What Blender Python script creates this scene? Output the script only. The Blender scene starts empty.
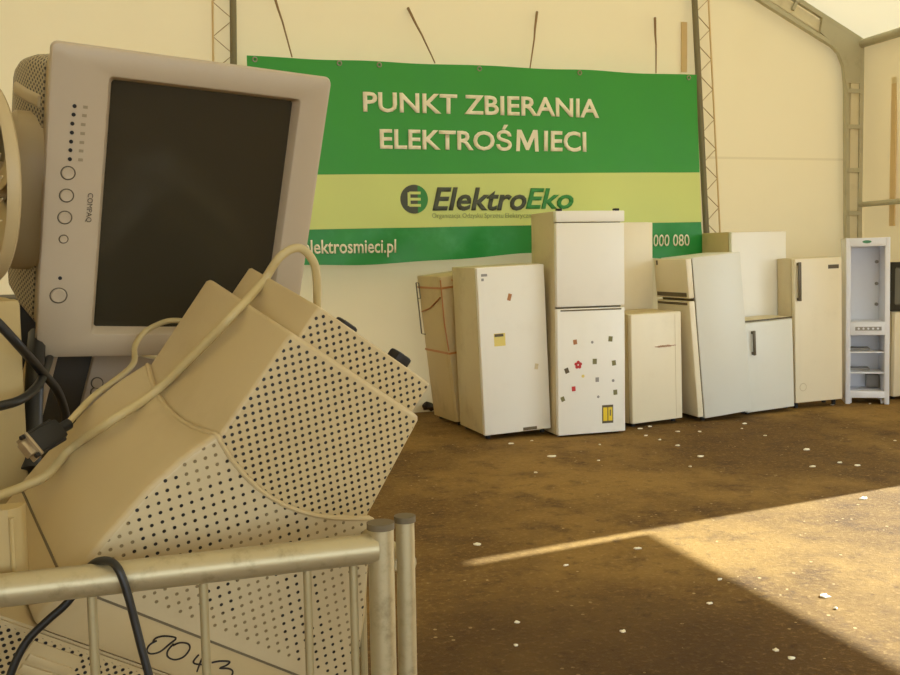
import bpy, bmesh, math, random
from mathutils import Vector, Matrix
random.seed(7)
PI = math.pi
SC = bpy.context.scene
COL = SC.collection

# ------------------------------------------------------------------ camera
F = 990.0
CAM_H = 1.44
RC = (Matrix.Rotation(math.radians(-16.9), 3, 'Z') @ Matrix.Rotation(math.radians(90 - 4.55), 3, 'X')
      @ Matrix.Rotation(math.radians(-0.95), 3, 'Z'))
C0 = Vector((0, 0, CAM_H))
cd = bpy.data.cameras.new('camera')
cd.sensor_width = 36.0
cd.lens = 36.0 * F / 900.0
cd.clip_start = 0.02
cam = bpy.data.objects.new('camera', cd)
COL.objects.link(cam)
cam.matrix_world = Matrix.Translation(C0) @ RC.to_4x4()
SC.camera = cam


def ray(px, py):
    return RC @ Vector(((px - 450) / F, -(py - 337.5) / F, -1))


def at(px, py, y):                     # point of the place at world depth y
    d = ray(px, py)
    return C0 + d * (y / d.y)


def floor_at(px, py, z=0.0):
    d = ray(px, py)
    return C0 + d * ((z - CAM_H) / d.z)


def away(px, py, dist):
    return C0 + ray(px, py) * dist


# ------------------------------------------------------------------ materials
def srgb(r, g, b):
    f = lambda c: (c / 255 / 12.92) if c / 255 <= 0.04045 else ((c / 255 + 0.055) / 1.055) ** 2.4
    return (f(r), f(g), f(b), 1)


class NT:
    def __init__(s, name):
        s.m = bpy.data.materials.new(name)
        s.m.use_nodes = True
        s.n = s.m.node_tree.nodes
        s.l = s.m.node_tree.links
        s.p = s.n.get('Principled BSDF')
        s.out = s.n.get('Material Output')

    def link(s, a, b):
        s.l.new(a, b)

    def node(s, t, **k):
        n = s.n.new(t)
        for a, b in k.items():
            setattr(n, a, b)
        return n

    def math(s, op, a, b=None, c=None):
        n = s.node('ShaderNodeMath', operation=op)
        for i, v in enumerate((a, b, c)):
            if v is None:
                continue
            if isinstance(v, (int, float)):
                n.inputs[i].default_value = v
            else:
                s.link(v, n.inputs[i])
        return n.outputs[0]

    def mix(s, fac, a, b):
        n = s.node('ShaderNodeMix', data_type='RGBA')
        for i, v in ((0, fac), (6, a), (7, b)):
            if isinstance(v, (int, float, tuple)):
                n.inputs[i].default_value = v
            else:
                s.link(v, n.inputs[i])
        return n.outputs[2]

    def coord(s):
        if not hasattr(s, 'tc'):
            s.tc = s.node('ShaderNodeTexCoord')
        return s.tc.outputs['Object']

    def xyz(s):
        n = s.node('ShaderNodeSeparateXYZ')
        s.link(s.coord(), n.inputs[0])
        return n.outputs

    def noise(s, scale, detail=4, rough=0.55, vec=None):
        n = s.node('ShaderNodeTexNoise')
        n.inputs['Scale'].default_value = scale
        n.inputs['Detail'].default_value = detail
        n.inputs['Roughness'].default_value = rough
        s.link(vec if vec is not None else s.coord(), n.inputs['Vector'])
        return n.outputs['Fac']

    def ramp(s, fac, a, b):
        n = s.node('ShaderNodeMapRange', interpolation_type='SMOOTHSTEP')
        s.link(fac, n.inputs[0])
        n.inputs[1].default_value = a
        n.inputs[2].default_value = b
        return n.outputs[0]

    def bump(s, h, strength=0.3, dist=0.002):
        n = s.node('ShaderNodeBump')
        n.inputs['Strength'].default_value = strength
        n.inputs['Distance'].default_value = dist
        s.link(h, n.inputs['Height'])
        s.link(n.outputs[0], s.p.inputs['Normal'])


def plain(name, col, rough=0.5, metal=0.0, dirt=0.12, scale=9.0, dirtcol=None, spec=0.5, coat=0.0):
    t = NT(name)
    if dirtcol is None:
        dirtcol = (col[0] * 0.55, col[1] * 0.48, col[2] * 0.38, 1)
    f = t.ramp(t.noise(scale, 6, 0.65), 0.5, 0.85)
    f = t.math('MULTIPLY', f, dirt * 2)
    t.link(t.mix(f, col, dirtcol), t.p.inputs['Base Color'])
    t.p.inputs['Roughness'].default_value = rough
    t.p.inputs['Metallic'].default_value = metal
    t.p.inputs['Specular IOR Level'].default_value = spec
    t.p.inputs['Coat Weight'].default_value = coat
    return t.m


def perforated(name, col, spacing, r, axes='yz', tone=None, clip=None, dark=(0.008, 0.007, 0.006, 1)):
    """moulded plastic with staggered round vent holes; axes: the two object axes of the face"""
    t = NT(name)
    o = t.xyz()
    ax = {'x': o[0], 'y': o[1], 'z': o[2]}
    u = t.math('DIVIDE', ax[axes[0]], spacing)
    v = t.math('DIVIDE', ax[axes[1]], spacing)

    def grid(off):
        a = t.math('ADD', u, off)
        b = t.math('ADD', v, off)
        fa = t.math('SUBTRACT', t.math('FRACT', a), 0.5)
        fb = t.math('SUBTRACT', t.math('FRACT', b), 0.5)
        return t.math('SQRT', t.math('ADD', t.math('MULTIPLY', fa, fa), t.math('MULTIPLY', fb, fb)))
    d = t.math('MINIMUM', grid(0.0), grid(0.5))
    hole = t.math('SUBTRACT', 1.0, t.ramp(d, r / spacing * 0.86, r / spacing * 1.1))
    if clip:
        for (a, lo, hi) in clip:
            m = t.math('MULTIPLY', t.math('GREATER_THAN', ax[a], lo), t.math('LESS_THAN', ax[a], hi))
            hole = t.math('MULTIPLY', hole, m)
    f = t.math('MULTIPLY', t.ramp(t.noise(12, 6, 0.65), 0.5, 0.85), 0.22)
    base = t.mix(f, col, (col[0] * 0.6, col[1] * 0.5, col[2] * 0.4, 1))
    dk = dark
    if tone:                              # some holes show the metal lining behind
        w = t.ramp(t.noise(tone[0], 1, 0.4), tone[1], tone[1] + 0.03)
        dk = t.mix(w, dark, (col[0] * 0.42, col[1] * 0.38, col[2] * 0.3, 1))
    t.link(t.mix(hole, base, dk), t.p.inputs['Base Color'])
    t.p.inputs['Roughness'].default_value = 0.5
    t.bump(t.math('SUBTRACT', 1.0, hole), 0.6, 0.002)
    return t.m


BEIGE = srgb(200, 184, 146)
BEIGE2 = srgb(192, 172, 128)
MAT = {}
MAT['beige'] = plain('aged_beige_plastic', BEIGE2, 0.45, scale=7, dirt=0.14)
MAT['greybeige'] = plain('grey_beige_plastic', srgb(188, 172, 146), 0.45, scale=6, dirt=0.08)
MAT['beige_dark'] = plain('yellowed_casing_plastic', srgb(178, 156, 104), 0.5, scale=5, dirt=0.2)
MAT['perf_box'] = perforated('vented_plastic_fine', BEIGE2, 0.0128, 0.0021)
MAT['perf_shell'] = perforated('vented_plastic_wide', BEIGE, 0.0165, 0.0021, tone=(13.0, 0.47), clip=[('y', 0.012, 0.3)])
MAT['perf_back'] = perforated('vented_plastic_housing', srgb(176, 160, 122), 0.0095, 0.0022, dark=srgb(70, 62, 44))
MAT['screen'] = plain('dark_screen_glass', srgb(54, 50, 38), 0.16, dirt=0.3, scale=3, dirtcol=srgb(66, 61, 46), spec=0.5)
MAT['black'] = plain('black_rubber', srgb(20, 19, 18), 0.55, dirt=0.1)
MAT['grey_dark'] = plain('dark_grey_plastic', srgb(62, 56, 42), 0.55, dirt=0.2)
MAT['print'] = plain('grey_print', srgb(96, 86, 66), 0.6, dirt=0)
MAT['print_faint'] = plain('faint_print', srgb(150, 136, 108), 0.6, dirt=0)
MAT['steel'] = plain('galvanised_steel', srgb(190, 178, 142), 0.42, 0.55, dirt=0.35, scale=40, dirtcol=srgb(120, 104, 72))
MAT['steel_thin'] = plain('dull_steel_rod', srgb(178, 166, 128), 0.45, 0.5, dirt=0.25, scale=30)
MAT['plug_metal'] = plain('connector_metal', srgb(170, 154, 126), 0.35, 0.7, dirt=0.2)
MAT['cord_beige'] = plain('beige_cable_jacket', srgb(190, 172, 122), 0.5, dirt=0.1)
MAT['cord_black'] = plain('black_cable_jacket', srgb(32, 31, 28), 0.4, dirt=0.05)
MAT['ink'] = plain('black_marker_ink', srgb(34, 26, 20), 0.6, dirt=0)
MAT['enamel'] = plain('white_enamel', srgb(245, 243, 232), 0.35, dirt=0.07, scale=3)
MAT['enamel_cool'] = plain('cool_white_enamel', srgb(226, 226, 214), 0.35, dirt=0.06, scale=3)
MAT['enamel_cream'] = plain('cream_enamel', srgb(238, 228, 198), 0.35, dirt=0.10, scale=3)
MAT['enamel_side'] = plain('dirty_enamel_side', srgb(214, 200, 162), 0.45, dirt=0.28, scale=4)
MAT['enamel_tan'] = plain('yellowed_side_panel', srgb(206, 186, 138), 0.5, dirt=0.35, scale=3)
MAT['liner'] = plain('white_plastic_liner', srgb(232, 234, 240), 0.35, dirt=0.03)
MAT['gasket'] = plain('grey_door_gasket', srgb(110, 98, 74), 0.7, dirt=0.2)
MAT['handle_dark'] = plain('dark_handle_trim', srgb(92, 82, 60), 0.4, 0.2, dirt=0.1)
MAT['chrome'] = plain('dull_chrome', srgb(150, 140, 116), 0.3, 0.7, dirt=0.1)
MAT['tape'] = plain('orange_packing_tape', srgb(190, 126, 66), 0.4, dirt=0.1)
MAT['yellow'] = plain('yellow_label_paper', srgb(236, 206, 40), 0.5, dirt=0.05)
MAT['yellow_pale'] = plain('pale_yellow_sticker', srgb(232, 214, 120), 0.5, dirt=0.1)
MAT['red'] = plain('red_sticker', srgb(196, 52, 48), 0.5, dirt=0.05)
MAT['rust'] = plain('rusty_sticker', srgb(176, 122, 74), 0.6, dirt=0.2)
MAT['olive'] = plain('olive_sticker', srgb(122, 118, 72), 0.5, dirt=0.1)
MAT['greysticker'] = plain('grey_sticker', srgb(150, 146, 140), 0.5, dirt=0.1)
MAT['tvblack'] = plain('black_tv_casing', srgb(28, 26, 24), 0.35, dirt=0.1)
MAT['tvglass'] = plain('grey_tv_glass', srgb(112, 112, 104), 0.1, dirt=0.05)
MAT['greenbadge'] = plain('green_badge', srgb(60, 130, 80), 0.4, dirt=0)
MAT['scrap'] = plain('white_scrap_paper', srgb(238, 230, 206), 0.7, dirt=0.1)
MAT['bag'] = plain('dark_plastic_bag', srgb(58, 52, 44), 0.35, dirt=0.3, scale=20)
MAT['alu'] = plain('dull_tent_aluminium', srgb(184, 178, 150), 0.5, 0.1, dirt=0.25, scale=6)
MAT['alu_light'] = plain('pale_tent_aluminium', srgb(218, 208, 176), 0.5, 0.1, dirt=0.2, scale=6)
MAT['wire'] = plain('rusty_lacing_rod', srgb(168, 142, 98), 0.6, 0.1, dirt=0.2)
MAT['wire_dark'] = plain('grey_green_tube', srgb(128, 120, 90), 0.55, 0.2, dirt=0.2)
MAT['rope'] = plain('brown_rope', srgb(140, 112, 72), 0.8, dirt=0.2, scale=60)
MAT['strap'] = plain('faded_orange_strap', srgb(218, 190, 138), 0.8, dirt=0.1)
MAT['white_text'] = plain('cream_lettering', srgb(240, 234, 206), 0.6, dirt=0)
MAT['logo_dark'] = plain('dark_logo_grey', srgb(74, 80, 64), 0.6, dirt=0)
MAT['logo_green'] = plain('green_logo', srgb(54, 140, 66), 0.6, dirt=0)
MAT['logo_small'] = plain('grey_small_print', srgb(150, 160, 100), 0.6, dirt=0)
MAT['banner_green'] = plain('banner_green_vinyl', srgb(46, 154, 46), 0.45, dirt=0.08, scale=1.5, dirtcol=srgb(70, 165, 80))
MAT['banner_lime'] = plain('banner_lime_vinyl', srgb(210, 222, 128), 0.45, dirt=0.08, scale=1.5, dirtcol=srgb(206, 218, 130))
MAT['banner_strip'] = plain('banner_green_strip', srgb(32, 146, 60), 0.4, dirt=0.25, scale=2.2, dirtcol=srgb(92, 184, 120))


def fabric(name, col, stains=0.0, seam=None, trans=0.14):
    t = NT(name)
    f = t.math('MULTIPLY', t.ramp(t.noise(0.8, 6, 0.6), 0.45, 0.8), 0.12 + stains)
    c = t.mix(f, col, (col[0] * 0.82, col[1] * 0.74, col[2] * 0.58, 1))
    if seam:
        z = t.xyz()[2]
        g = t.math('LESS_THAN', t.math('ABSOLUTE', t.math('SUBTRACT', z, seam)), 0.012)
        c = t.mix(t.math('MULTIPLY', g, 0.35), c, (col[0] * 0.7, col[1] * 0.66, col[2] * 0.55, 1))
    t.n.remove(t.p)
    d = t.node('ShaderNodeBsdfDiffuse')
    tr = t.node('ShaderNodeBsdfTranslucent')
    t.link(c, d.inputs[0])
    t.link(c, tr.inputs[0])
    mx = t.node('ShaderNodeMixShader')
    mx.inputs[0].default_value = trans
    t.link(d.outputs[0], mx.inputs[1])
    t.link(tr.outputs[0], mx.inputs[2])
    t.link(mx.outputs[0], t.out.inputs[0])
    return t.m


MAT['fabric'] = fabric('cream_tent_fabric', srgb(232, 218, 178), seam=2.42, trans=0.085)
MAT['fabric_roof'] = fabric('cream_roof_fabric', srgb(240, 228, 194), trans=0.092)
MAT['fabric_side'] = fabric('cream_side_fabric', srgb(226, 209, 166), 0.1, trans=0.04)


def dirt_floor():
    t = NT('brown_dirt_floor')
    mp = t.node('ShaderNodeMapping')
    mp.inputs['Scale'].default_value = (1, 1.0, 1)
    t.link(t.coord(), mp.inputs[0])
    big = t.noise(0.55, 5, 0.6, mp.outputs[0])
    mid = t.noise(2.6, 8, 0.7, mp.outputs[0])
    fine = t.noise(34, 6, 0.75, mp.outputs[0])
    c = t.mix(t.ramp(big, 0.36, 0.66), srgb(102, 76, 36), srgb(148, 116, 60))
    c = t.mix(t.math('MULTIPLY', t.ramp(mid, 0.46, 0.72), 0.75), c, srgb(72, 50, 28))
    c = t.mix(t.math('MULTIPLY', t.ramp(fine, 0.5, 0.72), 0.5), c, srgb(182, 148, 94))
    c = t.mix(t.math('MULTIPLY', t.ramp(t.noise(11, 8, 0.75, mp.outputs[0]), 0.52, 0.7), 0.6), c, srgb(64, 44, 24))
    v = t.node('ShaderNodeTexVoronoi')
    v.inputs['Scale'].default_value = 14
    t.link(mp.outputs[0], v.inputs['Vector'])
    sp = t.math('MULTIPLY', t.math('LESS_THAN', v.outputs['Distance'], 0.11), t.math('GREATER_THAN', mid, 0.53))
    c = t.mix(t.math('MULTIPLY', sp, 0.7), c, srgb(196, 170, 120))
    # floor dimming away from the light, painted as a dark patch in the middle
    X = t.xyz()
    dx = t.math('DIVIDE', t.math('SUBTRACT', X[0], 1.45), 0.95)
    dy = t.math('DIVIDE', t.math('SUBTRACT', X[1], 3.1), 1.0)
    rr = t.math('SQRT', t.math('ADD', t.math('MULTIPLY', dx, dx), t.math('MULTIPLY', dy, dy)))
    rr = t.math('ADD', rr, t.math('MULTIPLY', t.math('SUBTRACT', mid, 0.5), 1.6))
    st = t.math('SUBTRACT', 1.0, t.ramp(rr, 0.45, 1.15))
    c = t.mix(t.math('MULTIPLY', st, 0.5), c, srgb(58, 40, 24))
    t.link(c, t.p.inputs['Base Color'])
    t.p.inputs['Roughness'].default_value = 0.85
    t.p.inputs['Specular IOR Level'].default_value = 0.2
    t.bump(t.math('ADD', t.math('MULTIPLY', mid, 0.6), fine), 0.5, 0.012)
    return t.m


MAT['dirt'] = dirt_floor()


# ------------------------------------------------------------------ mesh builder
class MB:
    def __init__(s):
        s.bm = bmesh.new()

    def box(s, x0, x1, y0, y1, z0, z1, bev=0.0, mat=0, seg=2, m=None):
        vs = [s.bm.verts.new((x, y, z)) for x in (x0, x1) for y in (y0, y1) for z in (z0, z1)]
        q = [(0, 1, 3, 2), (4, 6, 7, 5), (0, 4, 5, 1), (2, 3, 7, 6), (0, 2, 6, 4), (1, 5, 7, 3)]
        fs = [s.bm.faces.new([vs[i] for i in f]) for f in q]
        for f in fs:
            f.material_index = mat
        if m is not None:
            bmesh.ops.transform(s.bm, matrix=m, verts=vs)
        if bev:
            es = list({e for f in fs for e in f.edges})
            r = bmesh.ops.bevel(s.bm, geom=es, offset=bev, segments=seg, profile=0.5, affect='EDGES')
            for f in r['faces']:
                f.material_index = mat
        return s

    def loops(s, loops, cap0=False, cap1=False, closed=True, mat=0):
        rows = [[s.bm.verts.new(p) for p in L] for L in loops]
        n = len(rows[0])
        for a, b in zip(rows, rows[1:]):
            for i in range(n if closed else n - 1):
                j = (i + 1) % n
                f = s.bm.faces.new((a[i], a[j], b[j], b[i]))
                f.material_index = mat
        if cap0:
            s.bm.faces.new(list(reversed(rows[0]))).material_index = mat
        if cap1:
            s.bm.faces.new(rows[-1]).material_index = mat
        return rows

    def tube(s, pts, r, seg=10, closed=False, mat=0, caps=True):
        pts = [Vector(p) for p in pts]
        n = len(pts)
        rings = []
        nrm = None
        for i in range(n):
            if closed:
                d = pts[(i + 1) % n] - pts[i - 1]
            else:
                d = pts[min(i + 1, n - 1)] - pts[max(i - 1, 0)]
            d.normalize()
            if nrm is None:
                nrm = d.orthogonal().normalized()
            else:
                nrm = (nrm - d * nrm.dot(d)).normalized()
            b = d.cross(nrm)
            rr = r(i / (n - 1)) if callable(r) else r
            rings.append([pts[i] + (nrm * math.cos(2 * PI * k / seg) + b * math.sin(2 * PI * k / seg)) * rr for k in range(seg)])
        if closed:
            rings.append(rings[0])
        s.loops(rings, caps and not closed, caps and not closed, True, mat)
        return s

    def cyl(s, p0, p1, r, seg=20, mat=0):
        return s.tube([p0, p1], r, seg, mat=mat)

    def build(s, name, mats, parent=None, smooth=True, angle=38):
        bmesh.ops.remove_doubles(s.bm, verts=s.bm.verts, dist=1e-6)
        bmesh.ops.recalc_face_normals(s.bm, faces=s.bm.faces)
        me = bpy.data.meshes.new(name)
        s.bm.to_mesh(me)
        s.bm.free()
        for m in (mats if isinstance(mats, (list, tuple)) else [mats]):
            me.materials.append(m)
        if smooth:
            for p in me.polygons:
                p.use_smooth = True
            me.set_sharp_from_angle(angle=math.radians(angle))
        o = bpy.data.objects.new(name, me)
        COL.objects.link(o)
        if parent:
            o.parent = parent
        return o


def rrect(x0, x1, z0, z1, r, y, n=5):
    out = []
    for cx, cz, a0 in ((x1 - r, z0 + r, -90), (x1 - r, z1 - r, 0), (x0 + r, z1 - r, 90), (x0 + r, z0 + r, 180)):
        for k in range(n + 1):
            a = math.radians(a0 + 90 * k / n)
            out.append((cx + r * math.cos(a), y, cz + r * math.sin(a)))
    return out


def smooth_path(pts, sub=8):
    pts = [Vector(p) for p in pts]
    out = []
    for i in range(len(pts) - 1):
        p0, p1, p2, p3 = pts[max(i - 1, 0)], pts[i], pts[i + 1], pts[min(i + 2, len(pts) - 1)]
        for k in range(sub):
            t = k / sub
            out.append(0.5 * ((2 * p1) + (p2 - p0) * t + (2 * p0 - 5 * p1 + 4 * p2 - p3) * t * t
                              + (3 * p1 - p0 - 3 * p2 + p3) * t ** 3))
    out.append(pts[-1])
    return out


def tag(o, label, cat, group=None, kind=None):
    o['label'] = label
    o['category'] = cat
    if group:
        o['group'] = group
    if kind:
        o['kind'] = kind
    return o


def thing(name, label, cat, mw=None, group=None):
    o = bpy.data.objects.new(name, None)
    o.empty_display_size = 0.1
    COL.objects.link(o)
    if mw is not None:
        o.matrix_world = mw
    return tag(o, label, cat, group)


def structure(o):
    o['kind'] = 'structure'
    return o


def frame(loc, rot3=None):
    return Matrix.Translation(Vector(loc)) @ (rot3.to_4x4() if rot3 is not None else Matrix.Identity(4))


def cols(ex, ey, ez):
    return Matrix((ex, ey, ez)).transposed()


def text_part(name, body, mat, parent, x0, x1, z0, z1, y, depth=0.0015, bold=0.0, shear=0.0, wave=None, flip=None):
    """real lettering as a thin mesh filling the box x0..x1, z0..z1 in the plane y (facing -y)"""
    cu = bpy.data.curves.new(name, 'FONT')
    cu.body = body
    cu.size = 1.0
    cu.offset = bold
    cu.extrude = 0.0
    cu.shear = shear
    cu.resolution_u = 3
    tmp = bpy.data.objects.new('tmp', cu)
    COL.objects.link(tmp)
    dg = bpy.context.evaluated_depsgraph_get()
    me = bpy.data.meshes.new_from_object(tmp.evaluated_get(dg))
    bpy.data.objects.remove(tmp)
    me.name = name
    xs = [v.co.x for v in me.vertices]
    ys = [v.co.y for v in me.vertices]
    a, b, c, d = min(xs), max(xs), min(ys), max(ys)
    if wave:
        bt = bmesh.new()
        bt.from_mesh(me)
        bmesh.ops.triangulate(bt, faces=bt.faces)
        bmesh.ops.subdivide_edges(bt, edges=[e for e in bt.edges if e.calc_length() > 0.25], cuts=2)
        bmesh.ops.triangulate(bt, faces=bt.faces)
        bt.to_mesh(me)
        bt.free()
    for v in me.vertices:
        u = x0 + (v.co.x - a) / (b - a) * (x1 - x0)
        w = z0 + (v.co.y - c) / (d - c) * (z1 - z0)
        v.co = (u, y + (wave(u, w) if wave else 0), w)
    bm = bmesh.new()
    bm.from_mesh(me)
    r = bmesh.ops.extrude_face_region(bm, geom=bm.faces[:])
    bmesh.ops.translate(bm, vec=(0, -depth, 0), verts=[g for g in r['geom'] if isinstance(g, bmesh.types.BMVert)])
    bmesh.ops.recalc_face_normals(bm, faces=bm.faces)
    bm.to_mesh(me)
    bm.free()
    me.materials.clear()
    me.materials.append(mat)
    o = bpy.data.objects.new(name, me)
    COL.objects.link(o)
    o.parent = parent
    return o


# ================================================================== SETTING
YW, YF, YB = 8.95, 8.85, 8.60          # tent back wall, portal frame, banner
XR0, XR1 = 7.46, 7.30                  # right wall at floor and at eave
EAVE = 3.64
XL = -4.9
RIDGE_X, RIDGE_Z = 1.2, 6.55
YN = -5.5

mb = MB()
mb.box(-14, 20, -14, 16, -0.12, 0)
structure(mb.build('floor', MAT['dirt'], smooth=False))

# back gable wall
mb = MB()
g = [(XL, YW, 0), (XR0, YW, 0), (XR1, YW, EAVE), (RIDGE_X, YW, RIDGE_Z), (XL, YW, EAVE)]
mb.bm.faces.new([mb.bm.verts.new(p) for p in g])
structure(mb.build('wall_back', MAT['fabric'], smooth=False))
# gable behind the camera, its unseen entrance added and widened to light the fridges
mb = MB()
q = lambda *ps: mb.bm.faces.new([mb.bm.verts.new(p) for p in ps])
q((XL, YN, 0), (-3.8, YN, 0), (-3.8, YN, 3.3), (XL, YN, 3.3))
q((6.2, YN, 0), (XR0, YN, 0), (XR1, YN, 3.3), (6.2, YN, 3.3))
q((XL, YN, 3.3), (XR1, YN, 3.3), (XR1, YN, EAVE), (RIDGE_X, YN, RIDGE_Z), (XL, YN, EAVE))
structure(mb.build('wall_front', MAT['fabric_side'], smooth=False))
mb = MB()
q((XL, YN, 0), (XL, YW, 0), (XL, YW, EAVE), (XL, YN, EAVE))
structure(mb.build('wall_left', MAT['fabric_side'], smooth=False))
# right wall with the open doorway that lets the sun in, and the gap beside its curtain
DJ, DT, DN, SLIT = 5.49, 2.985, 0.9, 0.07
xr = lambda z: XR0 + (XR1 - XR0) * z / EAVE
mb = MB()


def rw(y0, y1, z0, z1):
    q((xr(z0), y0, z0), (xr(z0), y1, z0), (xr(z1), y1, z1), (xr(z1), y0, z1))


rw(YN, DN, 0, EAVE)
rw(DN, DJ - SLIT, DT, EAVE)
rw(DJ, YW, 0, EAVE)
structure(mb.build('wall_right', MAT['fabric_side'], smooth=False))
mb = MB()
q((XR1, YN, EAVE), (XR1, YW, EAVE), (RIDGE_X, YW, RIDGE_Z), (RIDGE_X, YN, RIDGE_Z))
q((XL, YN, EAVE), (XL, YW, EAVE), (RIDGE_X, YW, RIDGE_Z), (RIDGE_X, YN, RIDGE_Z))
structure(mb.build('ceiling', MAT['fabric_roof'], smooth=False))

# portal frame in front of the back wall: leg, knee, rafter built of two chords and plates
pf = thing('tent_frame', 'grey aluminium portal frame rising in the right corner of the tent', 'tent frame')
S = YF / 8.6
LEG_O = [(7.32, 0.0), (7.245, 1.65), (7.24, 3.62)]
inner_leg = [(7.19, 0.0), (7.095, 1.65), (7.06, 3.2), (7.035, 3.38), (6.97, 3.51), (6.88, 3.585)]


def chord(pts, w, name, mat):
    m_ = MB()
    P = [Vector((x, YF, z)) for x, z in pts]
    m_.tube(P, w, 4)
    return m_.build(name, mat, pf, smooth=False)


ro0, ro1 = (7.24, 3.64), (1.25, 6.47)
ri1 = (1.25, 6.33)
chord([LEG_O[0], LEG_O[1], LEG_O[2]], 0.034, 'outer_chord', MAT['alu'])
chord(inner_leg + [(6.1, 3.95), ri1], 0.032, 'inner_chord', MAT['alu'])
chord([ro0, ro1], 0.034, 'rafter_chord', MAT['alu'])
mb = MB()
mb.box(7.115, 7.225, YF - 0.01, YF + 0.02, 0.02, 3.2)
dv = Vector((ro1[0] - ro0[0], 0, ro1[1] - ro0[1])).normalized()
nv = Vector((-dv.z, 0, dv.x))
p0 = Vector((7.0, YF, 3.64)); p1 = Vector((1.25, YF, 6.40))
for off in (0.0,):
    a = p0 + Vector((0, 0.012, 0)); b = p1 + Vector((0, 0.012, 0))
    up = Vector((0, 0, 1)) * 0.06
    vs = [mb.bm.verts.new(v) for v in (a - up, b - up, b + up, a + up)]
    mb.bm.faces.new(vs)
    vs2 = [mb.bm.verts.new(v + Vector((0, 0.015, 0))) for v in (a - up, b - up, b + up, a + up)]
    mb.bm.faces.new(vs2)
mb.build('web', MAT['alu_light'], pf, smooth=False)
mb = MB()
kn = [(7.22, 3.2), (7.22, 3.66), (6.75, 3.86), (6.72, 3.70), (6.92, 3.57), (7.02, 3.46), (7.06, 3.2)]
lo = [(x, YF - 0.022, z) for x, z in kn]
hi = [(x, YF + 0.03, z) for x, z in kn]
mb.loops([lo, hi], True, True)
mb.build('knee_plate', MAT['alu'], pf, smooth=False)
for z in (0.5, 0.95, 1.4, 1.85, 2.3, 2.75, 3.12):
    m_ = MB()
    xo = 7.245 + (1.65 - z) * 0.045 if z < 1.65 else 7.243
    xi = 7.095 + (1.65 - z) * 0.057 if z < 1.65 else 7.095 - (z - 1.65) * 0.0225
    m_.box(xi, xo, YF - 0.03, YF + 0.03, z - 0.022, z + 0.022)
    m_.build('batten_plate', MAT['alu'], pf, smooth=False)
for k in range(1, 9):
    t_ = k * 0.55 + 0.35
    c_ = Vector((7.24, YF, 3.58)) + dv * t_
    m_ = MB()
    m_.tube([c_ - nv * 0.07, c_ + nv * 0.06], 0.022, 4)
    m_.build('rafter_batten', MAT['alu'], pf, smooth=False)
pf['group'] = 'tent frame'

# purlins along the right wall
for z, r_, lab in ((EAVE - 0.03, 0.045, 'grey eave purlin running from the frame knee along the top of the side wall'),
                   (1.94, 0.028, 'thin grey rail running from the frame leg across the side wall')):
    m_ = MB()
    m_.tube([(7.24, YF, z), (7.24, YN + 0.05, z)] if r_ > 0.04 else [(7.25, YF, z), (7.25, 5.6, z)], r_, 12)
    tag(m_.build('purlin' if r_ > 0.04 else 'side_rail', MAT['alu']), lab, 'purlin')

# lattice columns against the back wall
def lattice(x_top, z_top, x_bot, side, label, dark):
    t = thing('lattice_column', label, 'lattice column', group=None)
    y = YW - 0.09
    a = Vector((x_bot, y, 0)); b = Vector((x_top, y, z_top))
    m_ = MB(); m_.tube([a, b], 0.030, 10); m_.build('chord', MAT['wire_dark'], t)
    off = Vector((side * 0.17, 0.02, 0))
    m_ = MB(); m_.tube([a + off, b + off], 0.009, 8); m_.build('thin_chord', MAT['strap'], t)
    m_ = MB()
    n = int(z_top / 0.145)
    pts = [(a + (b - a) * (k / n)) + (off if k % 2 else Vector((0, 0, 0))) for k in range(n + 1)]
    m_.tube(pts, 0.0055, 6)
    m_.build('lacing', MAT['wire'], t)
    return t


def rz_at(x):
    return RIDGE_Z - (x - RIDGE_X) * (RIDGE_Z - EAVE) / (XR1 - RIDGE_X) - 0.05 if x > RIDGE_X else EAVE + (x - XL) * (RIDGE_Z - EAVE) / (RIDGE_X - XL) - 0.05


SY = (YW - 0.09) / 8.68
for (px0, py0, px1, py1, sd, lab, dk) in (
        (233.0, 0, 233.5, 55, -1, 'lattice tent column at the left end of the green banner, behind the big monitor', 1),
        (694.5, 0, 706.5, 235, 1, 'lattice tent column at the right end of the green banner', 0)):
    A = at(px0, py0, YW - 0.09); B = at(px1, py1, YW - 0.09)
    dx = (A.x - B.x) / (A.z - B.z)
    xb = B.x - dx * B.z
    zt = rz_at(A.x)
    lattice(xb + dx * zt, zt, xb, sd, lab, dk)

# ropes that hold up the banner
for (a, b, lab) in (((272, -12), (292, 57), 'thin slanting brown rope holding the left end of the green banner'),
                    ((408, 8), (435, 63), 'slanting brown rope above the word PUNKT on the green banner'),
                    ((537, 12), (530, 68), 'brown rope above the word ZBIERANIA, leaning slightly to the right at the top'),
                    ((655, 18), (656, 73), 'straight upright brown rope near the right end of the green banner')):
    A = at(*a, YW - 0.02); B = at(*b, YB + 0.0)
    m_ = MB()
    mid = (A + B) / 2
    m_.tube([A, A + (B - A) * 0.3, mid + Vector((0.006, 0, 0)), B], lambda t: 0.013 - 0.007 * t, 8)
    tag(m_.build('rope', MAT['rope']), lab, 'rope', 'ropes holding the banner')
A = at(680.5, 22, YW - 0.03); B = at(684, 72, YW - 0.03)
m_ = MB(); m_.box(-0.03, 0.03, -0.008, 0.008, 0, A.z - B.z, m=Matrix.Translation(B))
tag(m_.build('strap', MAT['strap'], smooth=False), 'faded tan strap on the back wall just left of the right lattice column', 'strap')
d = ray(892, 76); A = C0 + d * (7.27 / d.x); d = ray(892, 226); B = C0 + d * (7.33 / d.x)
m_ = MB(); m_.box(-0.008, 0.008, -0.035, 0.035, 0, A.z - B.z, m=Matrix.Translation(B))
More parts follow.
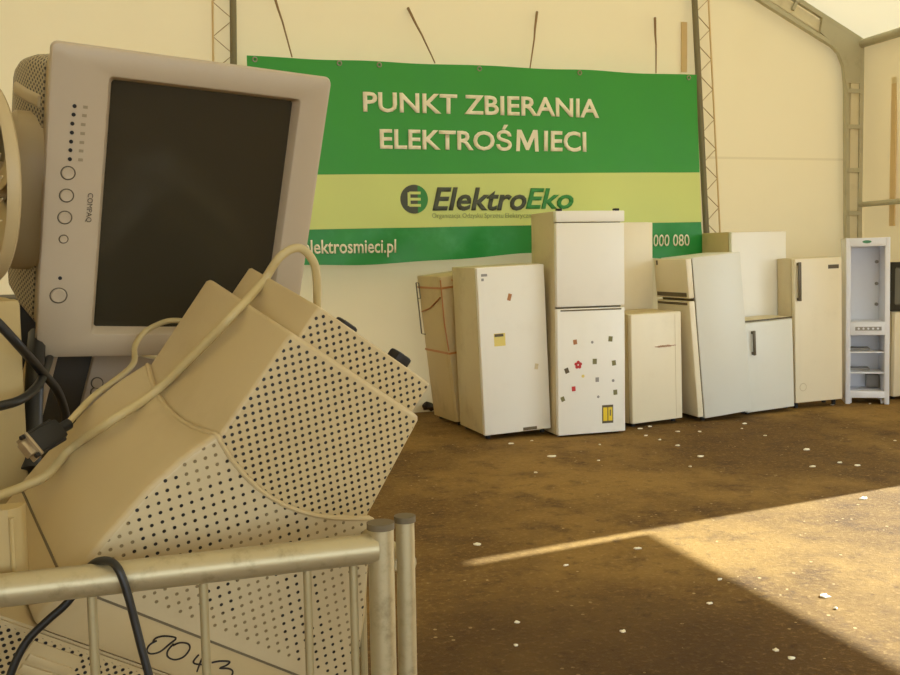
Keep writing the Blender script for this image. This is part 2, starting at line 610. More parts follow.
tag(m_.build('strap', MAT['strap'], smooth=False), 'faded orange strap hanging upright on the side wall right of the tent frame', 'strap')

# ================================================================== BANNER
def wv(x, z):
    return 0.010 * math.sin(x * 2.1 + z * 1.3) + 0.006 * math.sin(x * 5.3 - z * 3.1 + 1.0) + 0.004 * math.sin(x * 9 + z * 6)


ban = thing('banner', 'wide green and lime collection point banner roped across the back wall', 'banner', frame((0, YB, 0)))
BX0 = 0.87


def bz_top(x): return 3.172 - 0.010 * math.sin((x - BX0) / 4.3 * PI * 4) ** 2
def bx1(z): return 5.222 - (z - 1.41) * 0.041
def bz_g(x): return 2.176 + (x - BX0) * 0.0145
def bz_s(x): return 1.706 + (x - BX0) * 0.012
def bz_b(x): return 1.400 + 0.075 * math.exp(-((x - 3.45) / 0.9) ** 2) + 0.006 * math.sin(x * 6)


def stripe(name, ztop, zbot, mat, amp=1.0):
    m_ = MB()
    nx, nz = 90, 14
    rows = []
    for j in range(nz + 1):
        row = []
        for i in range(nx + 1):
            u = i / nx
            x = BX0 + u * (5.2 - BX0)
            zt, zb = ztop(x), zbot(x)
            z = zb + (zt - zb) * j / nz
            xx = BX0 + u * (bx1(z) - BX0)
            row.append((xx, wv(xx, z) + (amp - 1) * 0.012 * math.sin(xx * 7 - z * 9), z))
        rows.append(row)
    back = [[(x, y + 0.003, z) for x, y, z in r] for r in rows]
    m_.loops(rows, closed=False)
    m_.loops(back, closed=False)
    return m_.build(name, mat, ban)


stripe('green_field', bz_top, bz_g, MAT['banner_green'])
stripe('lime_field', bz_g, bz_s, MAT['banner_lime'])
stripe('green_strip', bz_s, bz_b, MAT['banner_strip'], 1.9)


def wv2(x, z):
    return wv(x, z) + 0.9 * 0.012 * math.sin(x * 7 - z * 9) - 0.003


def banner_text(name, body, mat, pxa, pxb, bold=0.01, shear=0.0, wave=wv):
    a = at(*pxa, YB - 0.02); b = at(*pxb, YB - 0.02)
    return text_part(name, body, mat, ban, a.x, b.x, b.z, a.z, -0.005, 0.002, bold, shear, wave=wave)


banner_text('lettering', 'PUNKT ZBIERANIA', MAT['white_text'], (363.5, 91), (600, 118), 0.022)
banner_text('lettering', 'ELEKTROŚ', MAT['white_text'], (380, 121.5), (512, 151), 0.022)
banner_text('lettering', 'IECI', MAT['white_text'], (544, 130.5), (587, 152), 0.022)
a = at(516, 129.5, YB - 0.02); b = at(539, 151.5, YB - 0.02)
m_ = MB()
mw_, mh_, ms_ = b.x - a.x, a.z - b.z, 0.036
prof = [(0, 0), (0.012, mh_), (0.055, mh_), (mw_ / 2, mh_ * 0.38), (mw_ - 0.055, mh_), (mw_ - 0.012, mh_), (mw_, 0), (mw_ - ms_, 0),
        (mw_ - ms_ - 0.008, mh_ * 0.66), (mw_ / 2 + 0.014, mh_ * 0.06), (mw_ / 2 - 0.014, mh_ * 0.06), (ms_ + 0.008, mh_ * 0.66), (ms_, 0)]
m_.loops([[(a.x + x, wv(a.x + x, b.z + z) - 0.005 - dy_, b.z + z) for x, z in prof] for dy_ in (0, 0.002)], True, True)
m_.build('lettering', MAT['white_text'], ban, smooth=False)
banner_text('logo_lettering', 'Elektro', MAT['logo_dark'], (433, 187), (527, 210.5), 0.024, 0.22)
banner_text('logo_lettering', 'Eko', MAT['logo_green'], (526, 188), (574, 209), 0.024, 0.22)
for wd, xa, xb in (('Organizacja', 433, 461), ('Odzysku', 463, 483), ('Sprzętu', 485, 504), ('Elektrycznego', 506, 541)):
    banner_text('small_print', wd, MAT['logo_small'], (xa, 213), (xb, 219), 0.0)
banner_text('lettering', 'elektrosmieci.pl', MAT['white_text'], (303, 240), (397, 257), 0.016, wave=wv2)
banner_text('lettering', '000 080', MAT['white_text'], (654, 234.5), (690, 246), 0.006, wave=wv2)
# round emblem: dark left half, green right half, light E
c = at(415, 199, YB - 0.02)
R_ = 0.128
em = MB()
def disc_half(mb_, cx, cz, r, a0, a1, y, mat):
    n = 24
    f0 = [mb_.bm.verts.new((cx + r * math.cos(a0 + (a1 - a0) * k / n), y, cz + r * math.sin(a0 + (a1 - a0) * k / n))) for k in range(n + 1)]
    f1 = [mb_.bm.verts.new(v.co + Vector((0, -0.003, 0))) for v in f0]
    mb_.bm.faces.new(f0).material_index = mat
    mb_.bm.faces.new(f1).material_index = mat
    for i in range(n + 1):
        j = (i + 1) % (n + 1)
        mb_.bm.faces.new((f0[i], f0[j], f1[j], f1[i])).material_index = mat
yv = wv(c.x, c.z) - 0.006
disc_half(em, c.x, c.z, R_, math.radians(75), math.radians(285), yv, 0)
disc_half(em, c.x, c.z, R_, math.radians(-75), math.radians(75), yv, 1)
for z in (0.055, 0.0, -0.055):
    em.box(c.x - 0.045, c.x + 0.06, yv - 0.006, yv - 0.003, c.z + z - 0.012, c.z + z + 0.012, mat=2)
em.box(c.x - 0.06, c.x - 0.035, yv - 0.006, yv - 0.003, c.z - 0.06, c.z + 0.06, mat=2)
em.build('emblem', [MAT['logo_dark'], MAT['logo_green'], MAT['banner_lime']], ban, smooth=False)
for i, px in enumerate((255, 340, 380, 480, 580, 690)):
    p = at(px, 58 + (px - 247) * 0.0405, YB - 0.02)
    m_ = MB()
    m_.tube([(p.x + 0.018 * math.cos(a), wv(p.x, p.z) - 0.004, 3.14 + 0.018 * math.sin(a)) for a in [2 * PI * k / 14 for k in range(14)]], 0.006, 6, closed=True)
    m_.build('eyelet', MAT['chrome'], ban)


# ================================================================== FRIDGES
def up_frame(A, yaw, tilt, lean=0.0):
    return (Matrix.Translation(Vector(A)) @ Matrix.Rotation(math.radians(yaw), 4, 'Z')
            @ Matrix.Rotation(math.radians(tilt), 4, 'Y') @ Matrix.Rotation(math.radians(lean), 4, 'X'))


def fridge(name, label, cat, A, yaw, tilt, W, D, H, doors, body='enamel_side', door='enamel', fz=0.03, dt=0.05, lean=0.0,
           top=None, plinth=True):
    t = thing(name, label, cat, up_frame(A, yaw, tilt, lean))
    m_ = MB()
    m_.box(0.004, W - 0.004, dt + 0.012, D, fz, H, 0.008)
    m_.build('body', MAT[body], t)
    m_ = MB()
    m_.box(0.014, W - 0.014, dt - 0.002, dt + 0.016, fz + 0.02, H - 0.015)
    m_.build('gasket', MAT['gasket'], t, smooth=False)
    out = []
    for z0, z1 in doors:
        m_ = MB()
        m_.box(0, W, 0, dt, z0, z1, 0.009, seg=3)
        out.append(m_.build('door', MAT[door], t))
    for x, y in ((0.05, 0.07), (W - 0.05, 0.07), (0.05, D - 0.06), (W - 0.05, D - 0.06)):
        m_ = MB()
        m_.cyl((x, y, 0), (x, y, fz + 0.005), 0.02, 14)
        m_.build('foot', MAT['black'], t)
    # compressor hump and condenser at the back
    m_ = MB()
    for k in range(9):
        z = fz + 0.3 + k * (H - 0.45) / 9
        m_.tube([(0.06, D + 0.012, z), (W - 0.06, D + 0.012, z)], 0.004, 6)
    for x in (0.06, W - 0.06):
        m_.tube([(x, D + 0.012, fz + 0.28), (x, D + 0.012, H - 0.12)], 0.005, 6)
    m_.build('condenser', MAT['black'], t)
    return t, out


def sticker(parent, x, z, w, h, mat, y=-0.0015, name='sticker', rot=0.0, label=None, round_=False):
    m_ = MB()
    if round_:
        m_.cyl((x, y, z), (x, y + 0.003, z), w / 2, 12)
    else:
        mm = Matrix.Translation((x, y, z)) @ Matrix.Rotation(rot, 4, 'Y')
        m_.box(-w / 2, w / 2, 0, 0.003, -h / 2, h / 2, m=mm)
    o = m_.build(name, MAT[mat], parent, smooth=False)
    if label:
        o['label'] = label
    return o


def handle(parent, x, z0, z1, mat='handle_dark', w=0.022, d=0.035):
    m_ = MB()
    m_.box(x - w / 2, x + w / 2, -d, -d + 0.014, z0, z1, 0.004)
    m_.box(x - w / 2 + 0.002, x + w / 2 - 0.002, -d + 0.004, 0.004, z0 + 0.004, z0 + 0.03, 0.003)
    m_.box(x - w / 2 + 0.002, x + w / 2 - 0.002, -d + 0.004, 0.004, z1 - 0.03, z1 - 0.004, 0.003)
    return m_.build('handle', MAT[mat], parent)


# 1 leftmost, side on, taped
t, dr = fridge('refrigerator', 'old yellowed fridge bound with orange tape, leftmost of the row', 'refrigerator',
               (2.50, 8.03, 0), 7, -6.4, 0.50, 0.53, 1.30, [(0.04, 1.295)], 'enamel_tan', 'enamel_tan')
for z in (1.19, 0.63):
    m_ = MB()
    m_.box(-0.003, 0.503, -0.003, 0.532, z, z + 0.018)
    m_.build('tape_band', MAT['tape'], t, smooth=False)
m_ = MB()
m_.tube([(-0.003, 0.05, 1.12), (-0.004, 0.3, 1.02), (-0.003, 0.5, 0.98)], 0.006, 6)
m_.tube([(-0.002, -0.002, 1.27), (-0.004, 0.02, 0.9), (-0.002, -0.001, 0.66)], 0.006, 6)
m_.tube([(0.1, -0.004, 1.26), (0.25, -0.006, 1.1), (0.5, -0.004, 1.24)], 0.006, 6)
m_.build('tape_band', MAT['tape'], t)
m_ = MB()
m_.tube([(-0.012, 0.53, 1.24), (-0.012, 0.545, 0.78), (-0.012, 0.46, 0.78)], 0.006, 6)
m_.tube([(-0.012, 0.53, 1.24), (-0.012, 0.47, 1.24), (-0.012, 0.47, 1.1), (-0.012, 0.53, 1.1)], 0.005, 6)
m_.build('refrigerant_pipe', MAT['gasket'], t)
sticker(t, 0.3, 1.15, 0.02, 0.05, 'gasket', y=-0.003)

# 2 big white leaning one
t, dr = fridge('refrigerator', 'white single door fridge with small yellow sticker, left of the tall fridge-freezer', 'refrigerator',
               (2.507, 7.34, 0), 2.0, -2.2, 0.575, 0.60, 1.37, [(0.035, 1.365)], 'enamel_side', 'enamel', 0.035)
sticker(dr[0], 0.165, 0.79, 0.095, 0.10, 'yellow_pale', label='pale yellow sticker with printed head')
sticker(dr[0], 0.16, 0.825, 0.075, 0.022, 'handle_dark', y=-0.003, name='sticker_print')
sticker(dr[0], 0.265, 1.12, 0.03, 0.055, 'rust', rot=0.3, label='small rust coloured sticker')
sticker(dr[0], 0.47, 0.55, 0.03, 0.045, 'enamel_side', rot=0.2)
sticker(dr[0], 0.06, 1.305, 0.05, 0.02, 'greysticker', name='badge')
sticker(dr[0], 0.045, 1.27, 0.02, 0.02, 'greysticker', name='badge')
sticker(dr[0], 0.39, 0.055, 0.12, 0.025, 'gasket', name='plinth_grille')

# 3 tall fridge-freezer with stickers
t, dr = fridge('refrigerator', 'tallest white two door fridge-freezer with small stickers and yellow energy label', 'refrigerator',
               (3.085, 7.225, 0), 0, -0.2, 0.592, 0.54, 1.80, [(0.015, 1.028), (1.042, 1.705)], 'enamel_side', 'enamel', 0.012)
m_ = MB(); m_.box(0, 0.595, 0, 0.06, 1.712, 1.80, 0.007); m_.build('top_panel', MAT['enamel'], t)
for x in (0.035, 0.53):
    m_ = MB(); m_.box(x - 0.02, x + 0.02, 0.0, 0.05, 1.798, 1.818, 0.005); m_.build('hinge_cap', MAT['black'], t)
m_ = MB(); m_.box(0.03, 0.56, -0.002, 0.004, 1.008, 1.02); m_.build('grip_strip', MAT['gasket'], dr[0], smooth=False)
SX = lambda px: (px - 557) / 121.0
SZ = lambda py: (437.0 - py) / 125.5
for px, py, w, mt in ((575.5, 341, .032, 'rust'), (593.5, 341.5, .022, 'greysticker'), (613, 338.5, .035, 'olive'),
                      (566.5, 369.5, .035, 'handle_dark'), (596, 361, .036, 'olive'), (616.5, 363, .034, 'olive'),
                      (583.5, 375.5, .026, 'yellow_pale'), (598.5, 379.5, .03, 'greysticker'), (615.5, 381, .024, 'greysticker'),
                      (573.5, 388, .032, 'red'), (562, 398, .032, 'olive'), (599.5, 397, .022, 'greysticker'), (617.8, 393, .034, 'olive')):
    sticker(dr[0], SX(px), SZ(py) - 0.004 * (px - 557) / 20, w, w * 1.2, mt, round_=(w < .03), rot=random.uniform(-.4, .4))
m_ = MB()
fx, fz_ = SX(578.5), SZ(364.5)
for k in range(5):
    a = 2 * PI * k / 5 + 0.3
    px_, pz_ = fx + 0.02 * math.cos(a), fz_ + 0.02 * math.sin(a)
    m_.cyl((px_, -0.003, pz_), (px_, 0.001, pz_), 0.014, 10)
o = m_.build('flower_sticker', MAT['red'], dr[0], smooth=False); o['label'] = 'red flower shaped sticker'
ex0, ez0 = SX(610), 0.165
o = sticker(dr[0], ex0 - 0.005, ez0, 0.098, 0.148, 'handle_dark', name='energy_label', label='yellow energy label with dark frame')
sticker(o, ex0 - 0.026, ez0, 0.036, 0.11, 'yellow', y=-0.003, name='label_field')
sticker(o, ex0 + 0.018, ez0, 0.036, 0.11, 'yellow', y=-0.003, name='label_field')
sticker(o, ex0 + 0.018, ez0 + 0.01, 0.012, 0.05, 'olive', y=-0.0045, name='label_print')

# 4 fridge behind the tall one
fridge('refrigerator', 'cream fridge standing behind the tall fridge-freezer, hiding part of the banner', 'refrigerator',
       (3.80, 8.02, 0), 0, 0, 0.557, 0.50, 1.74, [(0.03, 1.735)], 'enamel_cream', 'enamel_cream')

# 5 small one
t, dr = fridge('refrigerator', 'small cream fridge with a red script badge, right of the tall fridge-freezer', 'refrigerator',
               (3.845, 7.42, 0), 9.0, -1.2, 0.525, 0.48, 0.955, [(0.03, 0.95)], 'enamel_tan', 'enamel_cream', 0.025)
m_ = MB()
pts = [(0.24 + 0.22 * k / 40, -0.003, 0.665 + 0.010 * math.sin(k * 1.9) * (1 if 4 < k < 30 else 0.2)) for k in range(41)]
m_.tube(pts, 0.0028, 5)
m_.build('script_badge', MAT['rust'], dr[0])
m_ = MB(); m_.box(0.455, 0.458, -0.002, 0.01, 0.05, 0.93); m_.build('trim_line', MAT['enamel_side'], dr[0], smooth=False)

# 6 big leaning one seen from its side, doors to the left
Rt = up_frame((4.495, 7.463, 0), 0, -5.3) @ Matrix.Translation((0, 0.56, 0)) @ Matrix.Rotation(math.radians(-90), 4, 'Z')
t, dr = fridge('refrigerator', 'two door fridge-freezer leaning left with its large grey-white side panel to the viewer', 'refrigerator',
               (0, 0, 0), 0, 0, 0.56, 0.535, 1.415, [(0.04, 1.045), (1.07, 1.41)], 'enamel_cool', 'enamel_cream', 0.02, 0.055)
t.matrix_world = Rt
m_ = MB(); m_.box(0.03, 0.53, -0.006, 0.004, 1.015, 1.035); m_.build('grip_strip', MAT['gasket'], dr[0], smooth=False)
m_ = MB(); m_.box(0.03, 0.53, -0.006, 0.004, 1.085, 1.12); m_.build('grip_strip', MAT['gasket'], dr[1], smooth=False)
sticker(dr[1], 0.06, 1.38, 0.03, 0.04, 'handle_dark', name='badge')

# 7 tall one behind
fridge('refrigerator', 'tall white fridge standing behind the leaning fridge and the small one with a handle', 'refrigerator',
       (5.19, 8.03, 0), 0, -0.6, 0.59, 0.52, 1.645, [(0.03, 1.64)], 'enamel_tan', 'enamel')

# 8 small with dark handle
t, dr = fridge('refrigerator', 'small white fridge with upright handle in front of a taller one', 'refrigerator',
               (5.085, 7.62, 0.0), 4.5, -2.6, 0.525, 0.34, 0.845, [(0.02, 0.828)], 'enamel_side', 'enamel_cool', 0.015)
m_ = MB(); m_.box(0.0, 0.525, 0.0, 0.012, 0.832, 0.846, 0.003); m_.build('dark_top_trim', MAT['handle_dark'], t)
handle(dr[0], 0.075, 0.535, 0.755, 'handle_dark', 0.026)

# 9 with dark handle and badge
pA = floor_at(795, 409)
t, dr = fridge('refrigerator', 'cream fridge with long dark handle and dark badge, left of the open fridge', 'refrigerator',
               (5.685, 7.75, 0), 0, -1.4, 0.515, 0.27, 1.39, [(0.055, 1.385)], 'enamel_side', 'enamel_cream', 0.05)
handle(dr[0], 0.035, 1.0, 1.355, 'handle_dark', 0.03)
sticker(dr[0], 0.42, 1.30, 0.115, 0.036, 'handle_dark', y=-0.004, name='badge', label='dark maker badge')
m_ = MB()
m_.tube([(0.08 + 0.035 * math.cos(a), -0.001, 0.2 + 0.035 * math.sin(a)) for a in [2 * PI * k / 20 for k in range(20)]], 0.003, 5, closed=True)
m_.build('dent_mark', MAT['enamel_side'], dr[0])

# 10 open one without doors
t = thing('refrigerator', 'narrow white fridge without doors, open compartments and shelves to view', 'refrigerator',
          up_frame((6.30, 7.84, 0), -32, -0.6))
W, D, H = 0.388, 0.38, 1.57
m_ = MB()
m_.box(0, 0.045, 0, D, 0.0, H, 0.006)
m_.box(W - 0.045, W, 0, D, 0.0, H, 0.006)
m_.box(0.03, W - 0.03, 0.0, D, 1.49, H - 0.001, 0.004)
m_.box(0.03, W - 0.03, D - 0.03, D, 0.08, 1.5)
m_.box(0.03, W - 0.03, 0.002, D, 0.06, 0.125, 0.004)
m_.build('cabinet', MAT['liner'], t)
m_ = MB(); m_.box(0.04, W - 0.04, -0.004, D - 0.02, 0.655, 0.78, 0.006); m_.build('divider_panel', MAT['liner'], t)
for z in (0.485, 0.29):
    m_ = MB(); m_.box(0.046, W - 0.046, 0.02, D - 0.04, z, z + 0.012); m_.build('shelf', MAT['liner'], t, smooth=False)
    m_ = MB(); m_.box(0.06, 0.24, 0.16, D - 0.05, z + 0.013, z + 0.035, 0.004); m_.build('tray', MAT['greysticker'], t)
m_ = MB(); m_.box(0.22, 0.34, D - 0.13, D - 0.035, 0.13, 0.25, 0.006); m_.build('motor_cover', MAT['greysticker'], t)
for z in (0.93, 1.13, 1.34):
    m_ = MB(); m_.cyl((W - 0.07, D - 0.03, z), (W - 0.07, D - 0.06, z), 0.016, 12); m_.build('shelf_clip', MAT['greysticker'], t)
m_ = MB()
m_.loops([[(W / 2 - 0.01 + 0.04 * math.cos(2 * PI * k / 20), y, 1.532 + 0.014 * math.sin(2 * PI * k / 20)) for k in range(20)] for y in (0.001, -0.004)], True, True)
m_.build('oval_badge', MAT['greenbadge'], t)
m_ = MB(); m_.box(0.085, 0.315, -0.0075, -0.004, 0.70, 0.735)
o = m_.build('control_strip', MAT['greysticker'], t, smooth=False)
for k in range(5):
    m_ = MB(); m_.cyl((0.115 + k * 0.042, -0.012, 0.718), (0.115 + k * 0.042, -0.007, 0.718), 0.010, 10); m_.build('button', MAT['liner'], o)
for x in (0.05, W - 0.05):
    m_ = MB(); m_.cyl((x, 0.08, 0.0), (x, 0.08, 0.06), 0.018, 12); m_.build('foot', MAT['liner'], t)

# 11 appliance with TV at the right edge
t, dr = fridge('washing_machine', 'low white appliance at the right edge carrying the black television', 'appliance',
               (6.89, 7.88, 0), 0, 0, 0.44, 0.5, 0.86, [(0.03, 0.855)], 'enamel_side', 'enamel_cream')
t = thing('television', 'black television standing on the low white appliance at the right edge', 'television', frame((6.85, 7.90, 0.862)))
m_ = MB()
w, h = 0.52, 0.475
L = [rrect(0, w, 0, h, 0.02, 0.05), rrect(0, w, 0, h, 0.02, 0.008), rrect(0.006, w - 0.006, 0.006, h - 0.006, 0.018, 0.0),
     rrect(0.05, w - 0.05, 0.06, h - 0.05, 0.02, 0.0), rrect(0.056, w - 0.056, 0.066, h - 0.056, 0.02, 0.02)]
m_.loops(L)
m_.build('bezel', MAT['tvblack'], t)
m_ = MB(); m_.loops([rrect(0.05, w - 0.05, 0.06, h - 0.05, 0.03, 0.016), rrect(0.12, w - 0.12, 0.13, h - 0.12, 0.03, 0.010)], False, True)
m_.build('screen', MAT['tvglass'], t)
m_ = MB(); m_.loops([rrect(0.004, w - 0.004, 0.004, h - 0.004, 0.02, 0.05), rrect(0.03, w - 0.03, 0.01, h - 0.03, 0.03, 0.18),
                     rrect(0.13, w - 0.13, 0.04, h - 0.12, 0.03, 0.30), rrect(0.15, w - 0.15, 0.06, h - 0.14, 0.03, 0.40)], True, True)
m_.build('back_shell', MAT['tvblack'], t)

# ================================================================== FOREGROUND PILE
# ---- barrier of galvanised tube
BZ = 1.125
bl = (-0.75, 0.985)
PA = Vector((-0.1505, 1.030, BZ))
PB = Vector((0.228, 1.044, BZ))
bdir = (PB - PA).normalized()
PL = PA - bdir * 0.95
t = thing('crowd_barrier', 'galvanised steel barrier in front of the heap of monitors, black cable over its rail', 'barrier')
m_ = MB()
m_.tube([PL, PB], 0.0165, 18)
m_.build('top_rail', MAT['steel'], t)
m_ = MB()
Lo = Vector((0, 0, -BZ + 0.16))
m_.tube([PL + Lo, PB + Lo], 0.0165, 14)
m_.build('bottom_rail', MAT['steel'], t)
for P in (PL, PB + bdir * 0.006):
    m_ = MB()
    m_.tube([(P.x, P.y, 0.0), (P.x, P.y, BZ + 0.023)], 0.0125 if P is PL else 0.0145, 16)
    po = m_.build('post', MAT['steel'], t)
    m_ = MB()
    m_.tube([(P.x, P.y, BZ + 0.021), (P.x, P.y, BZ + 0.028)], 0.0155, 16)
    m_.build('post_cap', MAT['gasket'], po)
for px in (92, 204, 308, 354, -20, -110):
    d = ray(px, 600)
    # intersection of the view of that rod with the rail's vertical plane
    nrm = Vector((-bdir.y, bdir.x, 0))
    k = (PA - C0).dot(nrm) / d.dot(nrm)
    P = C0 + d * k
    m_ = MB()
    m_.tube([(P.x, P.y, 0.16), (P.x, P.y, BZ - 0.004)], 0.0048, 10)
    m_.build('bar', MAT['steel_thin'], t)

t = thing('crowd_barrier', 'second galvanised barrier turning back from the corner post, mostly behind the monitors', 'barrier')
QA = Vector((0.268, 1.070, BZ))
QB = Vector((0.03, 2.9, BZ))
m_ = MB(); m_.tube([(QA.x, QA.y, 0), (QA.x, QA.y, BZ + 0.021)], 0.0108, 16); po = m_.build('post', MAT['steel'], t)
m_ = MB(); m_.tube([(QA.x, QA.y, BZ + 0.019), (QA.x, QA.y, BZ + 0.026)], 0.0124, 16); m_.build('post_cap', MAT['gasket'], po)
m_ = MB(); m_.tube([(QB.x, QB.y, 0), (QB.x, QB.y, BZ)], 0.0105, 16); m_.build('post', MAT['steel'], t)
m_ = MB(); m_.tube([QA + Vector((0, 0, -.03)), QB + Vector((0, 0, -.03))], 0.0135, 14); m_.build('top_rail', MAT['steel'], t)
m_ = MB(); m_.tube([QA + Lo, QB + Lo], 0.0145, 14); m_.build('bottom_rail', MAT['steel'], t)
for k in range(1, 12):
    P = QA.lerp(QB, k / 12)
    m_ = MB(); m_.tube([(P.x, P.y, 0.16), (P.x, P.y, BZ - .03)], 0.0048, 8); m_.build('bar', MAT['steel_thin'], t)


def rodm(w):
    w = Vector(w)
    return Matrix.Rotation(w.length, 3, w.normalized())


# ---- monitor A: screen to the viewer, standing on its side
MA = frame((-0.1628, 1.551, 1.3030), rodm((0.3298, 0.0855, 0.2188)))
A_ = thing('computer_monitor', 'large beige tube monitor on its side, dark screen facing the viewer', 'monitor', MA)
w, h = 0.400, 0.456
su0, su1, sv0, sv1 = 0.0822, 0.3466, 0.0455, 0.4125
m_ = MB()
L = [rrect(0.012, w - 0.012, 0.012, h - 0.012, 0.010, 0.055), rrect(0.007, w - 0.007, 0.007, h - 0.007, 0.010, 0.050), rrect(0.001, w - 0.001, 0.001, h - 0.001, 0.010, 0.010),
     rrect(0.003, w - 0.003, 0.003, h - 0.003, 0.009, 0.003), rrect(0.008, w - 0.008, 0.008, h - 0.008, 0.008, 0.0),
     rrect(su0 - 0.008, su1 + 0.008, sv0 - 0.008, sv1 + 0.008, 0.006, 0.0), rrect(su0 - 0.006, su1 + 0.006, sv0 - 0.006, sv1 + 0.006, 0.006, 0.001),
     rrect(su0, su1, sv0, sv1, 0.005, 0.014), rrect(su0, su1, sv0, sv1, 0.005, 0.022)]
m_.loops(L)
m_.build('bezel', MAT['greybeige'], A_)
m_ = MB()
nx = 16
rows = []
for j in range(nx + 1):
    row = []
    for i in range(nx + 1):
        u, v = i / nx * 2 - 1, j / nx * 2 - 1
        row.append((su0 - 0.002 + (u + 1) / 2 * (su1 - su0 + 0.004), 0.010 + 0.007 * (u * u + v * v) / 2 + 0.003, sv0 - 0.002 + (v + 1) / 2 * (sv1 - sv0 + 0.004)))
    rows.append(row)
m_.loops(rows, closed=False)
m_.loops([[(x, y + 0.012, z) for x, y, z in r] for r in rows], closed=False)
m_.build('screen', MAT['screen'], A_)
# housing: smooth front shell, vented back
m_ = MB()
m_.loops([rrect(0.012, w - 0.012, 0.012, h - 0.014, 0.014, 0.053), rrect(0.010, w - 0.014, 0.012, h - 0.030, 0.018, 0.105),
          rrect(0.014, w - 0.016, 0.016, h - 0.036, 0.02, 0.112)], True, True)
m_.build('front_shell', MAT['beige'], A_)
m_ = MB()
m_.loops([rrect(0.008, w - 0.014, 0.012, h - 0.032, 0.02, 0.10), rrect(-0.008, w - 0.016, 0.022, h - 0.040, 0.02, 0.15), rrect(-0.016, w - 0.016, 0.030, h - 0.054, 0.02, 0.20),
          rrect(-0.012, w - 0.03, 0.04, h - 0.060, 0.04, 0.28), rrect(0.05, w - 0.07, 0.06, h - 0.06, 0.04, 0.37),
          rrect(0.09, w - 0.09, 0.09, h - 0.09, 0.04, 0.43)], True, True)
m_.build('rear_housing', MAT['perf_back'], A_)
for z0, z1 in ((0.345, 0.365),):
    m_ = MB()
    m_.loops([rrect(0.002, w - 0.008, z0, z1, 0.006, 0.108), rrect(-0.012, w - 0.010, z0, z1, 0.006, 0.15), rrect(-0.020, w - 0.03, z0, z1, 0.006, 0.20)], True, True)
    m_.build('housing_rib', MAT['beige'], A_)
# swivel foot socket on the side that lies to the left
m_ = MB()
m_.loops([[(x, 0.135 + 0.072 * math.cos(2 * PI * k / 24) * s_, 0.215 + 0.120 * math.sin(2 * PI * k / 24) * s_) for k in range(24)]
          for x, s_ in ((0.03, 1.0), (-0.022, 1.0), (-0.034, 0.9), (-0.036, 0.3))], True, True)
m_.build('swivel_socket', MAT['beige'], A_)
# controls (pixel-measured on the bezel face)
nA = MA.to_3x3() @ Vector((0, 1, 0))
oA = MA.translation
iA = MA.inverted()


def onA(px, py):
    d = ray(px, py)
    k = (oA - C0).dot(nA) / d.dot(nA)
    return iA @ (C0 + d * k)


for px, py in ((74.5, 106), (73.5, 114.5), (72.3, 123.5), (71.8, 132.5), (71, 141.5), (70.3, 150), (69.8, 159), (60, 278)):
    p = onA(px, py)
    m_ = MB(); m_.cyl((p.x, -0.0012, p.z), (p.x, 0.002, p.z), 0.0027, 12)
    m_.build('indicator_light', MAT['black'], A_)
    if py < 200:
        m_ = MB(); m_.box(p.x + 0.011, p.x + 0.017, -0.0004, 0.001, p.z - 0.002, p.z + 0.002); m_.build('symbol', MAT['print_faint'], A_, smooth=False)
for px, py, r_ in ((68, 173, .0092), (66.5, 195.5, .0092), (64.8, 217.5, .0092), (63.5, 239, .0058), (58.5, 295.5, .0115)):
    p = onA(px, py)
    m_ = MB()
    m_.loops([[(p.x + q_ * math.cos(2 * PI * k / 24), y, p.z + q_ * math.sin(2 * PI * k / 24)) for k in range(24)]
              for q_, y in ((r_ * 0.9, 0.002), (r_ * 0.9, -0.001), (r_ * 0.8, -0.002), (r_ * 0.45, -0.0012))], True, True)
    b_ = m_.build('button', MAT['greybeige'], A_)
    m_ = MB()
    m_.tube([(p.x + r_ * math.cos(2 * PI * k / 28), -0.0002, p.z + r_ * math.sin(2 * PI * k / 28)) for k in range(28)], 0.0009, 6, closed=True)
    m_.build('button_ring', MAT['print'], b_)
p = onA(89.5, 193); p2 = onA(86.5, 222)
tx = text_part('brand_lettering', 'COMPAQ', MAT['print'], A_, 0, p.z - p2.z, 0, 0.0085, 0, 0.0006, 0.0)
tx.matrix_local = Matrix.Translation((p.x - 0.0035, -0.0004, p.z)) @ Matrix.Rotation(math.radians(90), 4, 'Y')

# ---- monitor B: seen from behind, tipped on its face
RB = rodm((0.968, -0.4761, -1.2878))
MBm = frame((0.0006, 1.2796, 1.0445), RB)
B_ = thing('computer_monitor', 'beige tube monitor tipped on its face, vented back pointing up over the barrier', 'monitor', MBm)


def sect(hx, zp, zn, r, n=4, m=10, xn=None):
    """closed section sampled densely along its sides; returns (x, z)"""
    out = []
    xn = -hx if xn is None else xn
    cs = [(hx - r, zn + r, -90), (hx - r, zp - r, 0), (xn + r, zp - r, 90), (xn + r, zn + r, 180)]
    for i, (cx, cz, a0) in enumerate(cs):
        arc = [(cx + r * math.cos(math.radians(a0 + 90 * k / n)), cz + r * math.sin(math.radians(a0 + 90 * k / n))) for k in range(n + 1)]
        out += arc
        nx_ = cs[(i + 1) % 4]
        a1 = math.radians(nx_[2])
        e = (nx_[0] + r * math.cos(a1), nx_[1] + r * math.sin(a1))
        s0 = arc[-1]
        out += [(s0[0] + (e[0] - s0[0]) * k / m, s0[1] + (e[1] - s0[1]) * k / m) for k in range(1, m)]
    return out


def zp_at(y):                           # bulged top of the front shell
    ys = [(0, .1690), (.068, .1613), (.129, .1520), (.174, .1380), (.2105, .1205), (.23, .11)]
    for (a, b), (c, d) in zip(ys, ys[1:]):
        if y <= c:
            return b + (d - b) * (y - a) / (c - a)
    return ys[-1][1]


